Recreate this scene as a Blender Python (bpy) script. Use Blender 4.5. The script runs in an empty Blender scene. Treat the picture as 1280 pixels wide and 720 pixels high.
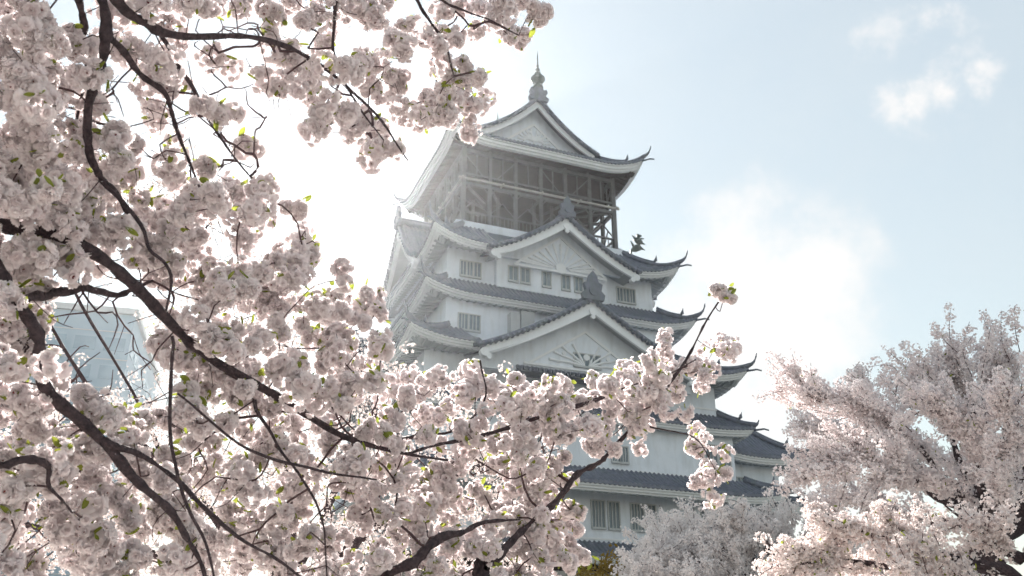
import bpy, math, random
import numpy as np
from mathutils import Vector
random.seed(7); rng = np.random.default_rng(11)
R = math.radians
scene = bpy.context.scene
col = scene.collection

# ------------------------------------------------------------------ camera, world, sun, exposure
FPX, PITCH = 1148.0, R(24.14)
EYE = np.array([0.0, 0.0, 1.6])
cam = bpy.data.cameras.new('camera'); camo = bpy.data.objects.new('camera', cam); col.objects.link(camo)
camo.location = EYE; camo.rotation_euler = (math.pi/2 + PITCH, 0, 0)
cam.sensor_width = 36; cam.lens = 36*FPX/1280; cam.clip_start = 0.05; cam.clip_end = 3000
cam.dof.use_dof = True; cam.dof.focus_distance = 7.0; cam.dof.aperture_fstop = 5.6
scene.camera = camo
scene.view_settings.view_transform = 'Standard'; scene.view_settings.look = 'None'
scene.view_settings.gamma = 1.0; scene.view_settings.exposure = 1.93
cy = scene.cycles
cy.max_bounces = 10; cy.diffuse_bounces = 9; cy.glossy_bounces = 2; cy.transmission_bounces = 4
cy.volume_bounces = 0; cy.transparent_max_bounces = 8
cy.caustics_reflective = False; cy.caustics_refractive = False
cy.sample_clamp_indirect = 6.0

def ray(px, py):
    s = (360-py)/FPX
    return np.array([(px-640)/FPX, math.cos(PITCH)-s*math.sin(PITCH), math.sin(PITCH)+s*math.cos(PITCH)])
def at(px, py, dist):
    """a point of the place, met at this angle and this many metres from where one stands"""
    d = ray(px, py); return EYE + d/np.linalg.norm(d)*dist

sd = ray(412, 222); sd = sd/np.linalg.norm(sd)
SUN_EL = math.asin(sd[2]); SUN_AZ = math.atan2(sd[0], sd[1])
world = bpy.data.worlds.new('World'); scene.world = world; world.use_nodes = True
nt = world.node_tree; nt.nodes.clear()
def nn(nt, t, **k):
    n = nt.nodes.new(t)
    for a, b in k.items(): setattr(n, a, b)
    return n
wo = nn(nt, 'ShaderNodeOutputWorld'); bg = nn(nt, 'ShaderNodeBackground'); bg.inputs[1].default_value = 0.05
sky = nn(nt, 'ShaderNodeTexSky', sky_type='NISHITA', sun_disc=False)
sky.sun_elevation = SUN_EL; sky.sun_rotation = SUN_AZ
sky.air_density = 1.6; sky.dust_density = .15; sky.ozone_density = 1.3
tc = nn(nt, 'ShaderNodeTexCoord')
noi = nn(nt, 'ShaderNodeTexNoise'); noi.inputs['Scale'].default_value = 9; noi.inputs['Detail'].default_value = 7; noi.inputs['Roughness'].default_value = .58
nt.links.new(tc.outputs['Generated'], noi.inputs['Vector'])
fine = nn(nt, 'ShaderNodeTexNoise'); fine.inputs['Scale'].default_value = 26; fine.inputs['Detail'].default_value = 7; fine.inputs['Roughness'].default_value = .6
nt.links.new(tc.outputs['Generated'], fine.inputs['Vector'])
# thin high veil over the whole sky
veil = nn(nt, 'ShaderNodeMapRange'); nt.links.new(noi.outputs['Fac'], veil.inputs['Value'])
veil.inputs['From Min'].default_value = .3; veil.inputs['From Max'].default_value = .75; veil.inputs['To Min'].default_value = .60; veil.inputs['To Max'].default_value = .74
prev = None
# clouds at infinity: centre direction, radius, softness, amount
for px, py, rad, amt in ((960, 400, .105, 1.0), (920, 345, .07, .9), (900, 430, .09, .8), (1010, 430, .07, .9), (1118, 136, .024, .80), (1142, 128, .020, .85), (1190, 118, .024, .92), (1222, 102, .022, .92), (1172, 22, .022, .75), (1192, 58, .022, .72), (1095, 45, .022, .6), (1000, 560, .12, .6)):
    d = ray(px, py); d = d/np.linalg.norm(d)
    dist = nn(nt, 'ShaderNodeVectorMath', operation='DISTANCE'); nt.links.new(tc.outputs['Generated'], dist.inputs[0]); dist.inputs[1].default_value = d
    a = nn(nt, 'ShaderNodeMath', operation='DIVIDE'); nt.links.new(dist.outputs['Value'], a.inputs[0]); a.inputs[1].default_value = rad
    b = nn(nt, 'ShaderNodeMath', operation='MULTIPLY_ADD'); nt.links.new((noi if rad > .06 else fine).outputs['Fac'], b.inputs[0]); b.inputs[1].default_value = -2.6 if rad > .06 else -5.5; nt.links.new(a.outputs[0], b.inputs[2])
    m = nn(nt, 'ShaderNodeMapRange', interpolation_type='SMOOTHERSTEP'); nt.links.new(b.outputs[0], m.inputs['Value'])
    m.inputs['From Min'].default_value = 0.1 if rad > .06 else -1.25; m.inputs['From Max'].default_value = -1.15 if rad > .06 else -3.6; m.inputs['To Min'].default_value = 0; m.inputs['To Max'].default_value = amt
    if prev:
        x = nn(nt, 'ShaderNodeMath', operation='MAXIMUM'); nt.links.new(prev, x.inputs[0]); nt.links.new(m.outputs[0], x.inputs[1]); prev = x.outputs[0]
    else: prev = m.outputs[0]
mx = nn(nt, 'ShaderNodeMix', data_type='RGBA'); tn = nn(nt, 'ShaderNodeMix', data_type='RGBA', blend_type='MULTIPLY'); tn.inputs[0].default_value = 1; nt.links.new(sky.outputs[0], tn.inputs[6]); tn.inputs[7].default_value = (.98, .885, .77, 1)
vm = nn(nt, 'ShaderNodeMix', data_type='RGBA'); nt.links.new(veil.outputs[0], vm.inputs[0]); nt.links.new(tn.outputs[2], vm.inputs[6]); vm.inputs[7].default_value = (3.85, 4.25, 4.45, 1)
nt.links.new(prev, mx.inputs[0]); nt.links.new(vm.outputs[2], mx.inputs[6]); mx.inputs[7].default_value = (5.3, 5.2, 5.1, 1)
nt.links.new(mx.outputs[2], bg.inputs[0]); nt.links.new(bg.outputs[0], wo.inputs[0])

sun = bpy.data.lights.new('sun', 'SUN'); suno = bpy.data.objects.new('sun', sun); col.objects.link(suno)
sun.energy = 4.1; sun.angle = R(.55); sun.color = (1, .95, .89)
suno.rotation_euler = Vector(sd).to_track_quat('Z', 'Y').to_euler(); suno.location = (0, 0, 80)

# ------------------------------------------------------------------ materials
def mat(name, base, rough=.7, var=.0, scale=5, base2=None, bump=0, bscale=30, spec=.3, detail=5, stain=None):
    m = bpy.data.materials.new(name); m.use_nodes = True; n = m.node_tree; p = n.nodes['Principled BSDF']
    p.inputs['Roughness'].default_value = rough; p.inputs['Specular IOR Level'].default_value = spec
    p.inputs['Base Color'].default_value = (*base, 1)
    t = nn(n, 'ShaderNodeTexCoord')
    if base2 or var:
        if base2 is None: base2 = tuple(c*(1-var) for c in base)
        no = nn(n, 'ShaderNodeTexNoise'); no.inputs['Scale'].default_value = scale; no.inputs['Detail'].default_value = detail; no.inputs['Roughness'].default_value = .62
        n.links.new(t.outputs['Object'], no.inputs['Vector'])
        cr = nn(n, 'ShaderNodeValToRGB'); cr.color_ramp.elements[0].position = .32; cr.color_ramp.elements[1].position = .68
        cr.color_ramp.elements[0].color = (*base2, 1); cr.color_ramp.elements[1].color = (*base, 1)
        n.links.new(no.outputs['Fac'], cr.inputs[0]); last = cr.outputs[0]
        if stain:
            mp = nn(n, 'ShaderNodeMapping'); mp.inputs['Scale'].default_value = (1.1, 1.1, .26); n.links.new(t.outputs['Object'], mp.inputs[0])
            s2 = nn(n, 'ShaderNodeTexNoise'); s2.inputs['Scale'].default_value = 2.2; s2.inputs['Detail'].default_value = 6; n.links.new(mp.outputs[0], s2.inputs['Vector'])
            mr = nn(n, 'ShaderNodeMapRange'); mr.inputs['From Min'].default_value = .46; mr.inputs['From Max'].default_value = .72; mr.inputs['To Max'].default_value = .42; n.links.new(s2.outputs['Fac'], mr.inputs['Value'])
            mm = nn(n, 'ShaderNodeMix', data_type='RGBA'); n.links.new(mr.outputs[0], mm.inputs[0]); n.links.new(last, mm.inputs[6]); mm.inputs[7].default_value = (*stain, 1); last = mm.outputs[2]
        n.links.new(last, p.inputs['Base Color'])
    if bump:
        nb = nn(n, 'ShaderNodeTexNoise'); nb.inputs['Scale'].default_value = bscale; nb.inputs['Detail'].default_value = 6; n.links.new(t.outputs['Object'], nb.inputs['Vector'])
        bp = nn(n, 'ShaderNodeBump'); bp.inputs['Strength'].default_value = bump; bp.inputs['Distance'].default_value = .02; n.links.new(nb.outputs['Fac'], bp.inputs['Height']); n.links.new(bp.outputs[0], p.inputs['Normal'])
    return m
def petal_mat(name, c1, c2, trans, tcol, scale=6):
    m = bpy.data.materials.new(name); m.use_nodes = True; n = m.node_tree; n.nodes.clear()
    o = nn(n, 'ShaderNodeOutputMaterial'); d = nn(n, 'ShaderNodeBsdfDiffuse'); tr = nn(n, 'ShaderNodeBsdfTranslucent'); mi = nn(n, 'ShaderNodeMixShader')
    at_ = nn(n, 'ShaderNodeAttribute', attribute_name='tone')
    cr = nn(n, 'ShaderNodeValToRGB'); cr.color_ramp.elements[0].color = (*c1, 1); cr.color_ramp.elements[1].color = (*c2, 1)
    n.links.new(at_.outputs['Fac'], cr.inputs[0]); n.links.new(cr.outputs[0], d.inputs[0])
    mu = nn(n, 'ShaderNodeMix', data_type='RGBA', blend_type='MULTIPLY'); mu.inputs[0].default_value = 1
    n.links.new(cr.outputs[0], mu.inputs[6]); mu.inputs[7].default_value = (*tcol, 1); n.links.new(mu.outputs[2], tr.inputs[0])
    mi.inputs[0].default_value = trans
    n.links.new(d.outputs[0], mi.inputs[1]); n.links.new(tr.outputs[0], mi.inputs[2]); n.links.new(mi.outputs[0], o.inputs[0])
    return m
M = {}
M['plaster'] = mat('white plaster', (.78, .82, .885), .8, scale=.8, base2=(.69, .74, .81), bump=.15, bscale=8, stain=(.50, .52, .54))
M['trim'] = mat('white painted trim', (.80, .82, .85), .6, .08, 2.0)
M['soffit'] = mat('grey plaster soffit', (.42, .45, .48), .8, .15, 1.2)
M['tile'] = mat('grey clay roof tile', (.18, .195, .245), .5, scale=2.6, base2=(.11, .12, .16), bump=.4, bscale=14, spec=.4, stain=(.11, .15, .13))
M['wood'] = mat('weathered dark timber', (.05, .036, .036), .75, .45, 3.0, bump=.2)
M['post'] = mat('greyed timber post', (.15, .15, .155), .75, .35, 3.0, bump=.2)  # grey timber, lightened towards blue grey to stand in for haze
M['woodlite'] = mat('greyed timber rail', (.52, .50, .48), .7, .15, 3.0)
M['pane'] = mat('window glass over shutters', (.21, .26, .30), .25, .35, 1.4, spec=.6)
M['frame'] = mat('window frame grey', (.50, .52, .53), .6, .1, 3)
M['bronze'] = mat('green bronze ornament', (.15, .18, .17), .5, .4, 9, spec=.5)
M['stone'] = mat('granite base', (.36, .34, .31), .9, scale=.9, base2=(.17, .165, .15), bump=.6, bscale=2)
M['bark'] = mat('cherry bark', (.085, .06, .066), .8, scale=38, base2=(.022, .016, .02), bump=1.0, bscale=60)
M['twig'] = mat('cherry twig bark', (.10, .06, .062), .8, scale=30, base2=(.05, .03, .034))
M['grass'] = mat('park ground, worn grass and grey gravel', (.13, .135, .13), .95, scale=.5, base2=(.07, .08, .07), bump=.6, bscale=40)
M['bounce'] = mat('unseen pale gravel for bounce light', (.66, .60, .56), .95, scale=.6, base2=(.52, .47, .43), bump=.6, bscale=40)  # kept very pale so the unseen ground throws light upwards
M['gravel'] = mat('gravel path', (.33, .31, .28), .95, scale=14, base2=(.22, .21, .19), bump=.6, bscale=80)
M['clad'] = mat('pale blue grey cladding', (.31, .42, .51), .5, .08, .4)
M['clad_glass'] = mat('tinted window band', (.27, .385, .475), .25, .2, .5, spec=.6)
M['p_near'] = petal_mat('double cherry petal', (.93, .86, .868), (.978, .95, .953), .57, (1.0, .962, .955))
M['p_mid'] = petal_mat('sunlit cherry petal', (.80, .72, .71), (.90, .86, .85), .32, (1.0, .95, .93))
M['p_far'] = petal_mat('pink cherry petal', (.93, .865, .865), (.97, .94, .94), .5, (1.0, .97, .97))
M['p_white'] = petal_mat('white cherry petal', (.94, .885, .88), (.975, .955, .95), .5, (1.0, .975, .96))
M['bud'] = mat('cherry calyx', (.22, .06, .055), .7, .3, 20)
M['leaf'] = petal_mat('fresh cherry leaf', (.11, .15, .035), (.33, .37, .09), .55, (1.0, 1.0, .6))
M['yleaf'] = petal_mat('yellow shrub leaf', (.20, .14, .04), (.38, .26, .07), .4, (1, .95, .6))

# ------------------------------------------------------------------ object helpers
def tag(o, label=None, cat=None, group=None, kind=None):
    if label: o['label'] = label
    if cat: o['category'] = cat
    if group: o['group'] = group
    if kind: o['kind'] = kind
    return o
def empty(name, loc, rz=0):
    o = bpy.data.objects.new(name, None); col.objects.link(o); o.location = loc; o.rotation_euler = (0, 0, rz); o.empty_display_size = .3; return o
def mesh_obj(name, V, F, m, parent=None, smooth=False, tone=None, origin=None):
    """V (n,3); F a list of faces, or an (n,4)/(n,3) index array"""
    me = bpy.data.meshes.new(name)
    V = np.asarray(V, dtype=np.float64)
    if origin is not None: V = V - np.asarray(origin)
    if isinstance(F, np.ndarray):
        k = F.shape[1]; me.vertices.add(len(V)); me.vertices.foreach_set('co', V.astype(np.float32).ravel())
        me.loops.add(F.size); me.loops.foreach_set('vertex_index', F.astype(np.int32).ravel())
        me.polygons.add(len(F)); me.polygons.foreach_set('loop_start', np.arange(0, F.size, k, dtype=np.int32))
        me.update(calc_edges=True)
    else:
        me.from_pydata([tuple(v) for v in V], [], F); me.update()
    if smooth: me.polygons.foreach_set('use_smooth', np.ones(len(me.polygons), dtype=bool))
    if tone is not None:
        a = me.attributes.new('tone', 'FLOAT', 'POINT'); a.data.foreach_set('value', np.asarray(tone, dtype=np.float32))
    me.materials.append(m)
    o = bpy.data.objects.new(name, me); col.objects.link(o)
    if parent: o.parent = parent
    return o
class MB:
    def __init__(s): s.V = []; s.F = []
    def add(s, V, F):
        k = len(s.V); s.V += [tuple(map(float, v)) for v in V]; s.F += [tuple(i+k for i in f) for f in F]
    def box(s, x0, x1, y0, y1, z0, z1):
        s.add([(x0,y0,z0),(x1,y0,z0),(x1,y1,z0),(x0,y1,z0),(x0,y0,z1),(x1,y0,z1),(x1,y1,z1),(x0,y1,z1)],
              [(0,3,2,1),(4,5,6,7),(0,1,5,4),(1,2,6,5),(2,3,7,6),(3,0,4,7)])
    def beam(s, p, q, w, h=None):
        h = h or w; p = Vector(p); q = Vector(q); d = (q-p).normalized(); up = Vector((0,0,1))
        if abs(d.z) > .95: up = Vector((0,1,0))
        sx = d.cross(up).normalized()*w/2; sy = sx.cross(d).normalized()*h/2
        V = [p-sx-sy, p+sx-sy, p+sx+sy, p-sx+sy, q-sx-sy, q+sx-sy, q+sx+sy, q-sx+sy]
        s.add(V, [(0,3,2,1),(4,5,6,7),(0,1,5,4),(1,2,6,5),(2,3,7,6),(3,0,4,7)])
    def tube(s, pts, rad, n=8):
        pts = [Vector(p) for p in pts]; k = len(s.V); V = []
        for i, p in enumerate(pts):
            d = (pts[min(i+1, len(pts)-1)]-pts[max(i-1, 0)]).normalized(); up = Vector((0,0,1)) if abs(d.z) < .9 else Vector((1,0,0))
            a = d.cross(up).normalized(); b = a.cross(d).normalized(); r = rad[i] if hasattr(rad, '__len__') else rad
            for j in range(n):
                t = 2*math.pi*j/n; V.append(p + a*r*math.cos(t) + b*r*math.sin(t))
        F = [(i*n+j, i*n+(j+1) % n, (i+1)*n+(j+1) % n, (i+1)*n+j) for i in range(len(pts)-1) for j in range(n)]
        F += [tuple(range(n-1, -1, -1)), tuple((len(pts)-1)*n+j for j in range(n))]
        s.add(V, F)
    def lathe(s, prof, c=(0,0,0), n=14):
        V = []; 
        for r, z in prof:
            for j in range(n): t = 2*math.pi*j/n; V.append((c[0]+r*math.cos(t), c[1]+r*math.sin(t), c[2]+z))
        F = [(i*n+j, i*n+(j+1) % n, (i+1)*n+(j+1) % n, (i+1)*n+j) for i in range(len(prof)-1) for j in range(n)]
        F += [tuple(range(n-1, -1, -1)), tuple((len(prof)-1)*n+j for j in range(n))]
        s.add(V, F)
    def grid(s, P, cols, rows):
        """P: function (i,j) -> point"""
        V = [P(i, j) for i in range(cols) for j in range(rows)]
        s.add(V, [(i*rows+j, (i+1)*rows+j, (i+1)*rows+j+1, i*rows+j+1) for i in range(cols-1) for j in range(rows-1)])
    def prism(s, outline, y0, y1, T=lambda x, y, z: (x, y, z)):
        n = len(outline)
        V = [T(x, y0, z) for x, z in outline] + [T(x, y1, z) for x, z in outline]
        s.add(V, [tuple(range(n)), tuple(range(2*n-1, n-1, -1))] + [(i, (i+1) % n + 0, (i+1) % n + n, i+n) for i in range(n)])
    def xf(s, f): s.V = [tuple(map(float, f(*v))) for v in s.V]; return s
    def build(s, name, m, parent=None, smooth=False):
        return mesh_obj(name, s.V, s.F, m, parent, smooth)

# side frames of the keep: local (s = along the side, d = outward distance, z)
def side(k):
    return [lambda s, d, z: (s, -d, z), lambda s, d, z: (d, s, z), lambda s, d, z: (-s, d, z), lambda s, d, z: (-d, -s, z)][k]

# ------------------------------------------------------------------ the setting
g = MB(); N = 40
g.add([(0,0,0)] + [(260*math.cos(2*math.pi*i/N), 60+260*math.sin(2*math.pi*i/N), 0) for i in range(N)], [(0, i+1, (i+1) % N+1) for i in range(N)])
tag(g.build('ground', M['grass']), kind='structure')
g = MB(); N = 48  # unseen gravel sheet, added to bounce sunlight up onto the blossoms
g.add([(1, 5, .006)] + [(1+(17+1.5*math.sin(3*i))*math.cos(2*math.pi*i/N), 5+(13+1.2*math.sin(5*i))*math.sin(2*math.pi*i/N), .006) for i in range(N)], [(0, i+1, (i+1) % N+1) for i in range(N)])
tag(g.build('bounce_gravel', M['bounce']), kind='structure')

# ------------------------------------------------------------------ the castle keep
YAW = R(21.93)
K = empty('castle_keep', (.377, 62, 0), YAW)
tag(K, 'white plastered castle keep with stacked grey tiled roofs and an open dark timber top storey', 'castle')
RIB = .30
def liftf(d, t, L, w=3.6): return L*max(0, 1-d/w)**2.3*(1-t)**1.4
def skirt(a, b, z, o, zi, L=.9, cut=None, sides=(0, 1, 2, 3), name='roof', fascia=True, soff=None, soffmat='soffit', raft=True, fthick=.24, tip=.8):
    """hipped skirt roof: eave half sizes a, b at height z, overhang o, meeting the wall at zi"""
    roof = MB(); fas = MB(); sof = MB(); raf = MB()
    for k in sides:
        S = side(k); A, B = (a, b) if k % 2 == 0 else (b, a)
        segs = [(-A, A)]
        if cut and k in cut: segs = [(-A, -cut[k]), (cut[k], A)]
        for s0, s1 in segs:
            n = max(2, int((s1-s0)/RIB*6)); xs = np.linspace(s0, s1, n+1)
            rows = 9
            def P(i, j):
                x = xs[i]; d = A-abs(x); q = min(1, d/o); t = q*j/(rows-1)
                zz = z + .30 + (zi-z-.30)*(.72*t+.28*t*t) + liftf(d, t, L)
                ph = (x/RIB) % 1; rb = max(0, 1-((ph-.5)/.27)**2)**.5*.085 if q > .02 else 0
                return S(x, B-t*o, zz+rb)
            roof.grid(P, n+1, rows)
            def Q(i, j):   # tile ends and edge
                x = xs[i]; d = A-abs(x); ph = (x/RIB) % 1; rb = max(0, 1-((ph-.5)/.27)**2)**.5*.085
                zz = z + .30 + liftf(d, 0, L)
                return S(x, B if j == 0 else B+.004-.0*j, zz+rb) if j == 0 else S(x*(1 if j == 1 else (A-.12)/A), B-(.0 if j == 1 else .12), zz-.13-(rb*.6))
            roof.grid(Q, n+1, 3)
            m = max(2, int((s1-s0)/.4)); xf = np.linspace(s0, s1, m+1)
            steps = [(.10, .17), (.10, -.02), (.22, -.02), (.22, .17-.02-.02-fthick), (.38, -.01-fthick+.02), (.38, -.10-fthick)]
            steps = [(.08, .19), (.08, .05), (.20, .05), (.20, .05-fthick*.55), (.34, .05-fthick*.55), (.34, .05-fthick), (.60, .05-fthick)]
            def W(i, j):
                dd, zz = steps[j]; x = xf[i]; x = x*(A-dd)/A if abs(abs(x)-A) < 1e-6 else x
                return S(x, B-dd, z+zz+liftf(A-abs(xf[i]), 0, L)*.97)
            fas.grid(W, m+1, len(steps))
            zs = soff if soff is not None else z+.25
            def U(i, j):
                t = j/3; x = xf[i]; d = A-abs(x); q = min(1, d/o); x2 = x if d > .6 else math.copysign(A-.6, x)
                return S(x2 if q >= 1 else math.copysign(A-max(d, .6)*(1), x), B-.6-t*max(0, (min(1, q)*o-.6)), z-.19+(zs-z+.19)*t*q+liftf(d, 0, L)*.97*(1-t))
            sof.grid(U, m+1, 4)
            if raft:
                x = s0+.3
                while x < s1-.2:
                    d = A-abs(x)
                    if d > .7:
                        dep = min(d, o)
                        p = Vector(S(x, B-.42, z-.20+liftf(d, 0, L)*.97)); q_ = Vector(S(x, B-dep+.02, z-.19+(zs-z+.19)*min(1, dep/o)-.07))
                        raf.beam(p, q_, .12, .14)
                    x += .45
    r = roof.build(name, M['tile'], K, False)
    if fascia: fas.build('eave_board', M['trim'], r)
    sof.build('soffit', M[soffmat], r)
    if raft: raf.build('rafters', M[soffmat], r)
    # hip ridges with upturned tips
    for sx in (-1, 1):
        for sy in (-1, 1):
            if (sy < 0 and 0 in sides) or (sy > 0 and 2 in sides):
                h = MB(); P = []; rr = []
                for i in range(15):
                    t = 1-i/14; d = t*o
                    P.append((sx*(a-d), sy*(b-d), z+.30+(zi-z-.30)*(.72*t+.28*t*t)+liftf(d, t, L)+.14)); rr.append(.17)
                last = Vector(P[-1]); 
                for e, dz in ((.18, .10), (.34, .30), (.46, .62), (.50, .95)): P.append((last.x+sx*e*tip, last.y+sy*e*tip, last.z+dz*tip)); rr.append(.17*(1-e*1.5)+.0)
                h.tube(P, rr, 8)
                # second ridge course and small ridge-end plates
                P2 = [(p[0], p[1], p[2]+.17) for p in P[:9]]; h.tube(P2, .11, 6)
                e = Vector(P2[-1]); h.tube([e, e+Vector((sx*.12, sy*.12, .12)), e+Vector((sx*.16, sy*.16, .5))], [.13, .12, .02], 6)
                h.tube([last+Vector((sx*-.1, sy*-.1, -.35)), last+Vector((sx*.35, sy*.35, -.33)), last+Vector((sx*.55, sy*.55, -.45))], [.07, .06, .05], 6)
                h.build('hip_ridge', M['tile'], r, True)
    return r
def wall(a, b, z0, z1, name='wall', m='plaster', band=True):
    w = MB(); w.box(-a, a, -b, b, z0, z1)
    o = w.build(name, M[m], K)
    if band:
        t = MB()
        for k in range(4):
            S = side(k); A, B = (a, b) if k % 2 == 0 else (b, a)
            for zz, hh, dd in ((z1-.55, .14, .07), (z0+.38, .10, .05)):
                q = MB(); q.box(-A-dd, A+dd, 0, 1, 0, 1); q.V = [S(x, (B+.002 if y == 0 else B+dd), zz+hh*z_) for x, y, z_ in q.V]; t.add(q.V, q.F)
        t.build('moulding', M['trim'], o)
    return o
def window(k, s0, s1, z0, z1, d, bars=3, parent=None):
    """window on side k: recessed pane, frame and bars"""
    S = side(k); f = MB(); p = MB()
    def bx(mb, a0, a1, d0, d1, c0, c1):
        q = MB(); q.box(a0, a1, d0, d1, c0, c1); q.V = [S(*v) for v in q.V]; mb.add(q.V, q.F)
    fw = .07
    bx(f, s0-fw, s0, d+.003, d+.09, z0-fw, z1+fw); bx(f, s1, s1+fw, d+.003, d+.09, z0-fw, z1+fw)
    bx(f, s0, s1, d+.003, d+.09, z1, z1+fw); bx(f, s0-.06, s1+.06, d+.003, d+.16, z0-fw-.05, z0)
    n = bars
    for i in range(1, n): x = s0+(s1-s0)*i/n; bx(f, x-.028, x+.028, d+.003, d+.06, z0, z1)
    o = f.build('window', M['frame'], parent or K)
    bx(p, s0, s1, d+.003, d+.012, z0, z1); p.build('pane', M['pane'], o)
    return o
def gable(k, c, w, z0, h, df, db, power=1.45, sunburst=False, face=True, orn=1.0, facez=None, extra=0):
    """gabled dormer on side k: rake half width w, eave z0, apex z0+h, front at distance df, back at db"""
    S = side(k); root = MB()
    def prof(x): x = min(1, abs(x)/w); return z0+h*((1-x)**power)*(1-.0*x)
    nv = int((df-db)/RIB*6); nu = 29
    us = np.linspace(-w, w, nu)
    def P(i, j):
        v = df-(df-db)*i/nv; ph = (v/RIB) % 1; rb = max(0, 1-((ph-.5)/.27)**2)**.5*.08
        return S(c+us[j], v, prof(us[j])+.22+rb)
    root.grid(P, nv+1, nu)
    # verge: tile edge thickness, double roll
    V = [S(c+x, df, prof(x)+.25) for x in us]; root.tube(V, .15, 8)
    V = [S(c+x, df-.42, prof(x)+.34) for x in us]; root.tube(V, .13, 6)
    for x in np.arange(-w+.2, w, .33): p = S(c+x, df+.02, prof(x)+.13); q = S(c+x, df-.1, prof(x)+.13); root.tube([S(c+x, df+.17, prof(x)+.2), q], .12, 7)
    r = root.build('gable_roof', M['tile'], K, True)
    rd = MB(); ap = prof(0)
    rd.tube([S(c, df+.05, ap+.45), S(c, db, ap+.45)], .22, 8); rd.tube([S(c, df-.05, ap+.72), S(c, db, ap+.72)], .15, 8)
    rd.build('ridge', M['tile'], r, True)
    # bargeboards
    bb = MB(); uu = [u for u in np.linspace(-.93*w, .93*w, 31)]
    for (top, bot, d0, d1) in ((.14, -.50, df-.12, df-.34), (-.42, -.66, df-.02, df-.20)):
        def Q(i, j):
            x = uu[i]; e = abs(x)/w; bt = bot*(1-.35*e); zz = [top, top, bt, bt][j]; dd = [d1, d0, d0, d1][j]
            return S(c+x, dd, prof(x)+zz+(.10 if False else 0))
        bb.grid(Q, len(uu), 4)
    # scroll ends and pendant
    for sg in (-1, 1):
        x = sg*.93*w
        for q, (dx, dz, r_) in enumerate(((0, -.28, .26), (-.28*sg, -.50, .17))): bb.tube([S(c+x+dx, df-.02, prof(x)+dz), S(c+x+dx, df-.34, prof(x)+dz)], r_, 12)
    bb.tube([S(c, df+.06, ap-.62), S(c, df-.12, ap-.62)], .25, 12); bb.tube([S(c, df+.05, ap-.95), S(c, df-.12, ap-.95)], .14, 10)
    bb.build('bargeboard', M['trim'], r)
    sf = MB()
    def Q2(i, j):
        x = uu[i]; return S(c+x, [df-.34, db][j], prof(x)-.12)
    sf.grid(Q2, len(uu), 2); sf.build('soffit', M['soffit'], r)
    if face:
        fz = facez if facez is not None else z0-.4; fd = df-1.15
        fc = MB(); ol = [(-w*.97, fz)] + [(x, max(prof(x)-.14, fz)) for x in np.linspace(-.97*w, .97*w, 25)] + [(w*.97, fz)]
        n = len(ol); V = [S(c+x, fd, z) for x, z in ol] + [S(c+x, fd-.25, z) for x, z in ol]
        fc.add(V, [tuple(range(n)), tuple(range(2*n-1, n-1, -1))] + [(i, (i+1) % n, (i+1) % n+n, i+n) for i in range(n)])
        fo = fc.build('gable_wall', M['plaster'], r)
        od = MB()
        if sunburst:
            # fan of raised rays inside a border
            cz = z0-.12; n = 17; hw = w*.56; hh = h*.66
            for i in range(n):
                t = math.pi*(i+.5)/n; ex = math.cos(t)*hw*.97; ez = math.sin(t)*hh*.9
                lim = 1-abs(ex)/hw; ez = min(ez, hh*max(.10, lim)+.08)
                p0 = Vector(S(c+ex*.22, fd+.06, cz+ez*.22+.02)); p1 = Vector(S(c+ex, fd+.06, cz+ez))
                od.tube([p0, p0.lerp(p1, .6), p1], [.03, .065, .085], 6)
                for f_ in (.62, .80): 
                    m_ = p0.lerp(p1, f_); od.tube([m_, m_+Vector(S(.0, .05, 0))-Vector(S(0, 0, 0))], .1, 8)
            od.tube([S(c, fd+.1, cz+.12), S(c, fd, cz+.12)], .38, 16)
            for sg in (-1, 1): od.beam(S(c+sg*hw*1.06, fd+.06, cz-.05), S(c, fd+.06, cz+hh*1.16), .12, .16)
            od.beam(S(c-hw*1.1, fd+.06, cz-.12), S(c+hw*1.1, fd+.06, cz-.12), .12, .16)
            od.build('fan_relief', M['trim'], fo)
        else:
            hw, hh, cz = w*.44, h*.46, z0+.05+extra
            for sg in (-1, 1):
                od.beam(S(c+sg*hw*1.15, fd+.06, cz), S(c, fd+.06, cz+hh*1.35), .12, .14)
                for q in range(4):   # leafy scrolls
                    a0 = .25+q*.33; pp = [S(c+sg*(.1+e*hw*.75*math.cos(a0)), fd+.07, cz+.12+e*hh*.9*math.sin(a0)+.10*math.sin(e*5)) for e in (0, .25, .5, .75, 1)]
                    od.tube(pp, [.05, .08, .07, .06, .09], 6)
                od.tube([S(c+sg*hw*.45, fd+.1, cz+hh*.5), S(c+sg*hw*.45, fd, cz+hh*.5)], .14, 10)
            od.tube([S(c, fd+.12, cz+hh*.45), S(c, fd, cz+hh*.45)], .2, 10)
            od.beam(S(c-hw*1.25, fd+.06, cz-.03), S(c+hw*1.25, fd+.06, cz-.03), .10, .14)
            od.build('carved_relief', M['trim'], fo)
    if orn:
        om = MB(); s_ = orn
        q = [(-.55, 0), (-.62, .3), (-.42, .5), (-.5, .85), (-.28, .95), (-.2, 1.3), (0, 1.55), (.2, 1.3), (.28, .95), (.5, .85), (.42, .5), (.62, .3), (.55, 0)]
        n = len(q); V = [S(c+x*s_, df+.22, ap+.1+z*s_) for x, z in q]+[S(c+x*s_, df-.05, ap+.1+z*s_) for x, z in q]
        om.add(V, [tuple(range(n)), tuple(range(2*n-1, n-1, -1))]+[(i, (i+1) % n, (i+1) % n+n, i+n) for i in range(n)])
        om.tube([S(c, df+.32, ap+.1+.45*s_), S(c, df+.1, ap+.1+.45*s_)], .26*s_, 12)
        om.build('ridge_ornament', M['tile'], r)
    return r

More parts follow.
